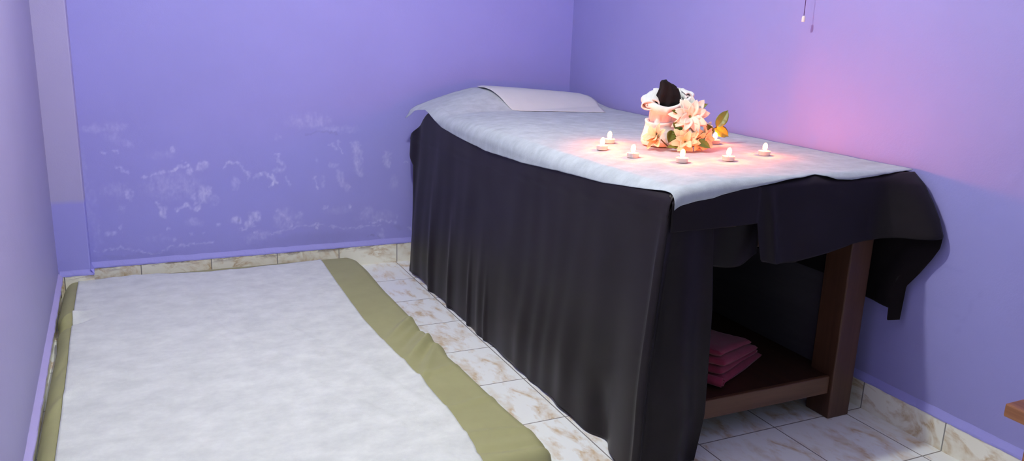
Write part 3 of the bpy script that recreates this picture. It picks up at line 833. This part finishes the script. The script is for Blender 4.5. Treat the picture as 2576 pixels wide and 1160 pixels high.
def collar(u, v):
    a = u * 2 * math.pi                      # 0 = right, pi/2 = towards viewer, pi = left
    ca, sa = math.cos(a), math.sin(a)
    # rim height and radius: low at the front, high at the sides and back
    zr = 0.158 + 0.030 * (1 - sa) * 0.9 + 0.020 * max(0, ca) + 0.004 * math.sin(3 * a)
    rx = 0.078 if ca > 0 else 0.072
    ry = 0.058
    if v < 0.6:
        t = v / 0.6
        r0 = 0.050
        bulge = math.sin(t * math.pi) * -0.006
        fx = (r0 + (rx - r0) * t ** 1.5 + bulge); fy = (r0 * 0.9 + (ry - r0 * 0.9) * t ** 1.5 + bulge)
        z = 0.086 + (zr - 0.086) * t
        x, y = fx * ca, fy * sa
    else:
        t = (v - 0.6) / 0.4
        rr = 0.013 + (0.006 if ca < 0 else 0)
        b = math.pi * 1.35 * t
        x = (rx + rr - rr * math.cos(b)) * ca if False else (rx + rr * (1 - math.cos(b)) * 0.0 + rr * math.sin(b) * 0.0) * ca
        # rolls outward then down and back in
        x = (rx + rr * math.sin(b)) * ca - (0 if ca > 0 else 0.0)
        y = (ry + rr * math.sin(b)) * sa
        z = zr + rr * (1 - math.cos(b)) * 0.0 + rr * (math.sin(b + math.pi / 2) - 1) * 1.0 + 0.010 * math.sin(min(1, t * 2) * math.pi / 2)
    fold = 0.0035 * math.sin(9 * a + 14 * z) * (1 - v * 0.5) + 0.003 * fbm(ca * 3, sa * 3, z * 20)
    x += fold * ca; y += fold * sa
    x += 0.012 * (z - 0.09) / 0.1 + 0.004
    return loc(x, y, z)
grid(bm, 96, 40, collar, closed_u=True)
finish('collar', bm, M_towelw, wt, solid=0.004)
# rolled lip at the left side: a flattened spiral opening towards the viewer
bm = bmesh.new()
def lip(u, v):
    t = u * 3.6 * math.pi
    r = 0.0055 + 0.0046 * t / math.pi
    cx, cz = -0.058, 0.160
    x = cx + r * 1.75 * math.cos(t + 2.6); z = cz + r * 1.0 * math.sin(t + 2.6)
    z += (x - cx) * (0.05 + 0.45 * v)
    f_ = 0.052 - v * 0.085
    z += v * 0.030 ; x += v * 0.012
    k = math.sin(max(0.0, min(1, v)) * math.pi * 0.5)
    return loc(x * (1 - 0.10 * v), f_, z)
grid(bm, 110, 14, lip)
finish('rolled_lip', bm, M_towelw, wt, solid=0.004)
bm = bmesh.new()
def lip2(u, v):
    t = u * 2.6 * math.pi
    r = 0.004 + 0.0040 * t / math.pi
    cx, cz = 0.083, 0.190
    x = cx + r * 1.0 * math.cos(t + 0.5); z = cz + r * 1.5 * math.sin(t + 0.5)
    return loc(x - 0.01 * v, 0.035 - v * 0.06, z + 0.012 * v)
grid(bm, 80, 10, lip2)
finish('rolled_lip', bm, M_towelw, wt, solid=0.0035)

bt_pos = TB + loc(0.014, 0.012, 0.094)
bt = empty('black_towel', bt_pos)
tag(bt, 'black cloth bundled into a peak inside the white towel pouch', 'towel')
bm = bmesh.new()
def blob(u, v):
    a = u * 2 * math.pi
    z = v * 0.138
    r = interp(v, [(0, 0.012), (0.12, 0.026), (0.28, 0.036), (0.5, 0.044), (0.66, 0.042), (0.82, 0.033), (0.93, 0.027), (0.985, 0.019), (1.0, 0.004)])
    # ridges
    r *= 1 + 0.10 * math.sin(3 * a + 0.7) + 0.07 * math.sin(7 * a + 2 + z * 30) + 0.10 * fbm(math.cos(a) * 2, math.sin(a) * 2, z * 14)
    x = r * math.cos(a) - 0.006 * (v - 0.5); y = r * 0.75 * math.sin(a)
    if v > 0.85: z += 0.008 * math.cos(a - 2.6) ; x -= 0.006 * (v - 0.85) / 0.15
    return loc(x, y + 0.004, z)
grid(bm, 60, 44, blob, closed_u=True)
finish('cloth_bundle', bm, M_towelb, bt)

# flowers
def petal_into(bm, M, ln, wd, curl, cup, droop=0.0, nseg=10, nw=6, r0=0.004, tipb=0.75):
    def fn(u, v):
        s = v
        w = wd * (math.sin(math.pi * min(1.0, (s * 0.93 + 0.04)) ** tipb)) ** 0.75
        if s > 0.84: w *= max(0.05, 1 - ((s - 0.84) / 0.16) ** 2.6)
        x = (u - 0.5) * 2 * w
        l = r0 + ln * s
        z = curl * ln * math.sin(s * math.pi * 0.8) - droop * ln * s * s + cup * (x / wd) ** 2 * wd + 0.04 * wd * math.cos(x / wd * 9) 
        p = M @ Vector((x, l, z))
        p.z = max(p.z, 0.003 + 0.0004 * abs(x) / wd)      # petals rest on the sheet
        return p
    grid(bm, nw, nseg, fn)
def flower(parent, pos, nrm, size, n1=8, n2=7, seed=0, open_=0.35, mat=M_petal, roll=0.0, center=True, trumpet=0.0):
    rnd = random.Random(seed)
    nz = nrm.normalized()
    base = nz.to_track_quat('Z', 'Y').to_matrix().to_4x4()
    base.translation = pos
    bm = bmesh.new()
    for layer, (n, ln, lift, tilt) in enumerate(((n1, size, -0.003, 8 + 60 * open_ * 0.25), (n2, size * 0.86, 0.004, 24 + 60 * open_ * 0.4))):
        for k in range(n):
            a = 2 * math.pi * (k + 0.5 * layer) / n + rnd.uniform(-0.12, 0.12) + roll
            M = base @ Matrix.Rotation(a, 4, 'Z') @ Matrix.Translation((0, 0, lift + trumpet * 0.2)) @ Matrix.Rotation(math.radians(tilt + rnd.uniform(-8, 8)), 4, 'X')
            petal_into(bm, M, ln * rnd.uniform(0.9, 1.08), size * rnd.uniform(0.22, 0.28), 0.10, 0.35 + rnd.uniform(-.1, .2), droop=rnd.uniform(0.05, 0.28))
    # calyx
    o = finish('flower', bm, mat, parent, solid=0.0006)
    if center:
        bm = bmesh.new()
        bmesh.ops.create_uvsphere(bm, u_segments=14, v_segments=10, radius=size * 0.085, matrix=base @ Matrix.Translation((0, 0, 0.004)))
        c = finish('flower_eye', bm, M_center, o)
        c['label'] = 'green eye of the flower'
    return o
def leaf(parent, pos, d, up, ln, wd, mat, droop=0.2, seed=0):
    y = d.normalized(); z = (up - y * up.dot(y)).normalized(); x = y.cross(z)
    M = Matrix((x, y, z)).transposed().to_4x4(); M.translation = pos
    bm = bmesh.new()
    def fn(u, v):
        w = wd * (math.sin(math.pi * (v * 0.97 + 0.02) ** 0.8)) ** 0.85
        if v > 0.8: w *= max(0.02, 1 - ((v - 0.8) / 0.2) ** 1.3)
        xx = (u - 0.5) * 2 * w
        zz = abs(xx) * 0.35 - droop * ln * v * v + 0.04 * wd * math.sin(v * 26) * (abs(xx) / wd)
        p = M @ Vector((xx, ln * v, zz))
        p.z = max(p.z, 0.003)
        return p
    grid(bm, 8, 16, fn)
    return finish('leaf', bm, mat, parent, solid=0.0006)

bq = tag(empty('flower_bouquet', TB + loc(0.085, 0.075, 0.0)), 'bunch of cream artificial flowers with green leaves leaning on the white towel pouch', 'flowers')
def bl(r, f, z): return loc(r - 0.085, f - 0.075, z)       # bouquet-local from pouch-centred coordinates
V = lambda r, f, z: loc(r, f, z)
flower(bq, bl(0.083, 0.078, 0.116), V(0.02, 1.0, 0.20), 0.072, 9, 8, seed=3, open_=0.2)
flower(bq, bl(0.066, 0.118, 0.030), V(-0.12, 1.0, 0.42), 0.056, 7, 6, seed=5, open_=0.9, center=True, mat=M_petal_candlelit)
flower(bq, bl(-0.022, 0.098, 0.034), V(-0.80, 0.45, 0.50), 0.060, 6, 5, seed=8, open_=1.3, center=False, trumpet=0.02, mat=M_petal_candlelit)
flower(bq, bl(0.128, 0.095, 0.042), V(0.62, 0.62, 0.10), 0.050, 7, 6, seed=11, open_=0.9, center=False, mat=M_petal_candlelit)
flower(bq, bl(0.104, 0.100, 0.034), V(0.35, 0.85, 0.1), 0.052, 6, 6, seed=21, open_=0.9, center=False, mat=M_petal_candlelit)
flower(bq, bl(0.163, 0.020, 0.070), V(0.1, 0.5, 0.8), 0.026, 5, 4, seed=13, open_=1.0, center=False)
flower(bq, bl(0.150, 0.060, 0.052), V(-0.3, 0.9, 0.3), 0.020, 5, 4, seed=14, open_=1.4, center=False)
# leaves
leaf(bq, bl(0.095, 0.050, 0.135), V(0.85, 0.0, 0.40), V(0, 1, 0.3), 0.064, 0.011, M_leaf, 0.0)
leaf(bq, bl(0.236, -0.125, 0.060), V(0.50, -0.1, 0.85), V(-0.2, 1, 0.1), 0.078, 0.021, M_leaf, 0.05)
leaf(bq, bl(0.230, -0.128, 0.058), V(0.72, 0.0, -0.42), V(-0.2, 1, 0.3), 0.066, 0.021, M_leaf, 0.05)
leaf(bq, bl(0.168, 0.055, 0.052), V(-0.30, 0.25, 0.75), V(-0.2, 1, 0.2), 0.045, 0.018, M_leaf, 0.05)
leaf(bq, bl(0.045, 0.080, 0.128), V(-0.90, 0.25, 0.30), V(0, 1, 0.3), 0.034, 0.006, M_leaf2, 0.0)
leaf(bq, bl(0.022, 0.105, 0.068), V(-0.25, 0.35, -0.85), V(0.3, 1, 0.2), 0.046, 0.020, M_leaf2, 0.1)
leaf(bq, bl(0.050, 0.090, 0.070), V(-0.5, 0.2, 0.5), V(0.2, 1, 0.2), 0.040, 0.013, M_leaf2, 0.1)
leaf(bq, bl(0.060, 0.100, 0.075), V(-0.8, 0.3, -0.3), V(0.2, 1, 0.5), 0.045, 0.012, M_leaf2, 0.1)
leaf(bq, bl(0.105, 0.130, 0.040), V(0.85, 0.30, -0.42), V(0, 1, 0.5), 0.056, 0.014, M_leaf2, 0.05)
leaf(bq, bl(0.060, 0.110, 0.030), V(-0.75, 0.25, -0.32), V(0, 0.7, 0.8), 0.056, 0.014, M_leaf2, 0.0)
leaf(bq, bl(0.055, 0.125, 0.016), V(-0.9, 0.25, -0.04), V(0, 0.6, 0.8), 0.060, 0.012, M_leaf, 0.0)
def tube(bm, pts, r, n=8):
    rings = []
    for i, p in enumerate(pts):
        a = pts[max(0, i - 1)]; b = pts[min(len(pts) - 1, i + 1)]
        q = (Vector(b) - Vector(a)).to_track_quat('Z', 'Y')
        rr = r[i] if isinstance(r, (list, tuple)) else r
        rings.append([bm.verts.new(Vector(p) + q @ Vector((rr * math.cos(2 * math.pi * k / n), rr * math.sin(2 * math.pi * k / n), 0))) for k in range(n)])
    for A, B in zip(rings, rings[1:]):
        for k in range(n): bm.faces.new((A[k], A[(k + 1) % n], B[(k + 1) % n], B[k]))
    bm.faces.new(rings[0]); bm.faces.new(rings[-1])
for pts in ([bl(0.09, 0.06, 0.11), bl(0.11, 0.05, 0.07), bl(0.10, 0.06, 0.02), bl(0.07, 0.10, 0.004)],
            [bl(0.234, -0.125, 0.058), bl(0.16, -0.02, 0.05), bl(0.11, 0.06, 0.03), bl(0.07, 0.09, 0.006)],
            [bl(-0.015, 0.095, 0.034), bl(0.01, 0.10, 0.012), bl(0.04, 0.11, 0.006)]):
    bm = bmesh.new(); tube(bm, pts, 0.0022)
    finish('stem', bm, M_stem, bq)

# ------------------------------------------------------------------ tealights
def tealight():
    root = empty('tealight')
    bm = bmesh.new()
    lathe(bm, [(0.0005, 0.0), (0.0185, 0.0), (0.0195, 0.0012), (0.0200, 0.0135), (0.0208, 0.0142), (0.0203, 0.0147), (0.0192, 0.0140), (0.0190, 0.0112), (0.0005, 0.0110)], 40)
    finish('cup', bm, M_cup, root)
    bm = bmesh.new()
    lathe(bm, [(0.0005, 0.0112), (0.0188, 0.0112), (0.0188, 0.0125), (0.0170, 0.0120), (0.006, 0.0117), (0.0005, 0.0118)], 40)
    finish('wax', bm, M_wax, root)
    bm = bmesh.new(); tube(bm, [(0, 0, 0.0112), (0.0003, 0, 0.017), (0.0012, 0, 0.020)], 0.0007)
    finish('wick', bm, M_wick, root)
    bm = bmesh.new()
    lathe(bm, [(0.0008, 0.0150), (0.0052, 0.0170), (0.0074, 0.0215), (0.0080, 0.0270), (0.0076, 0.0330), (0.0060, 0.0380), (0.0034, 0.0415), (0.0004, 0.0430)], 20)
    for v in bm.verts: v.co.x += 0.0018 * ((v.co.z - 0.0165) / 0.03) ** 2
    fl = finish('flame', bm, M_flame, root)
    return root
CANDLES = [((1.597, 2.531), 'lit tealight farthest back at the left of the towel pouch'),
           ((1.496, 2.415), 'lit tealight leftmost on the sheet, just in front of the one farthest back'),
           ((1.507, 2.237), 'lit tealight alone on the sheet in front of the towel pouch, left of the flowers'),
           ((1.603, 2.097), 'lit tealight directly in front of the lowest flower'),
           ((1.782, 2.085), 'lit tealight in the front row between the flowers and the rightmost tealight'),
           ((1.999, 2.155), 'rightmost lit tealight on the sheet, standing apart from the flowers'),
           ((2.006, 2.434), 'lit tealight right behind the flowers under the large leaves')]
proto = tealight()
def copy_thing(o):
    c = o.copy(); COL.objects.link(c)
    for ch in list(o.children):
        d = ch.copy(); COL.objects.link(d); d.parent = c
    return c
for i, ((x, y), lab) in enumerate(CANDLES):
    c = proto if i == 0 else copy_thing(proto)
    z = H(x, y) + 0.0072
    c.location = (x, y, z)
    c.rotation_euler = (0, 0, random.uniform(-0.5, 0.5))
    tag(c, lab, 'candle', 'tealights around the towel and flowers')

# ------------------------------------------------------------------ pull switch hanging by the right wall
sw = tag(empty('pull_switch', (2.276, 2.331, 1.36)), 'ivory pull switch knob hanging on a dark cord in front of the right wall', 'pull switch')
bm = bmesh.new()
lathe(bm, [(0.0005, -0.011), (0.0062, -0.011), (0.0064, -0.009), (0.0064, 0.004), (0.0058, 0.008), (0.0038, 0.0105), (0.0012, 0.0115), (0.0005, 0.0115)], 24)
finish('knob', bm, M_knob, sw)
bm = bmesh.new(); tube(bm, [(0, 0, 0.011), (0, 0, 0.3), (0, 0, ZC - 1.36 - 0.03)], 0.0013)
finish('cord', bm, M_cord, sw)
bm = bmesh.new(); lathe(bm, [(0.0005, ZC - 1.36 - 0.001), (0.035, ZC - 1.36 - 0.001), (0.033, ZC - 1.36 - 0.03), (0.0005, ZC - 1.36 - 0.034)], 24)
finish('switch_housing', bm, M_lampbase, sw)

# ------------------------------------------------------------------ bench corner at the right edge
bn = tag(empty('wooden_bench', (2.15, 0.80, 0)), 'red brown wooden bench corner jutting in beside the right wall', 'bench')
boxpart('seat', (1.962 - 2.15, 0.40 - 0.80, 0.377), (2.318 - 2.15, 1.156 - 0.80, 0.413), M_bench, bn, 0.004)
for (x, y) in ((1.99, 0.44), (2.25, 0.44), (1.99, 1.06), (2.25, 1.06)):
    boxpart('leg', (x - 2.15, y - 0.80, 0), (x + 0.045 - 2.15, y + 0.045 - 0.80, 0.377), M_bench, bn, 0.003)
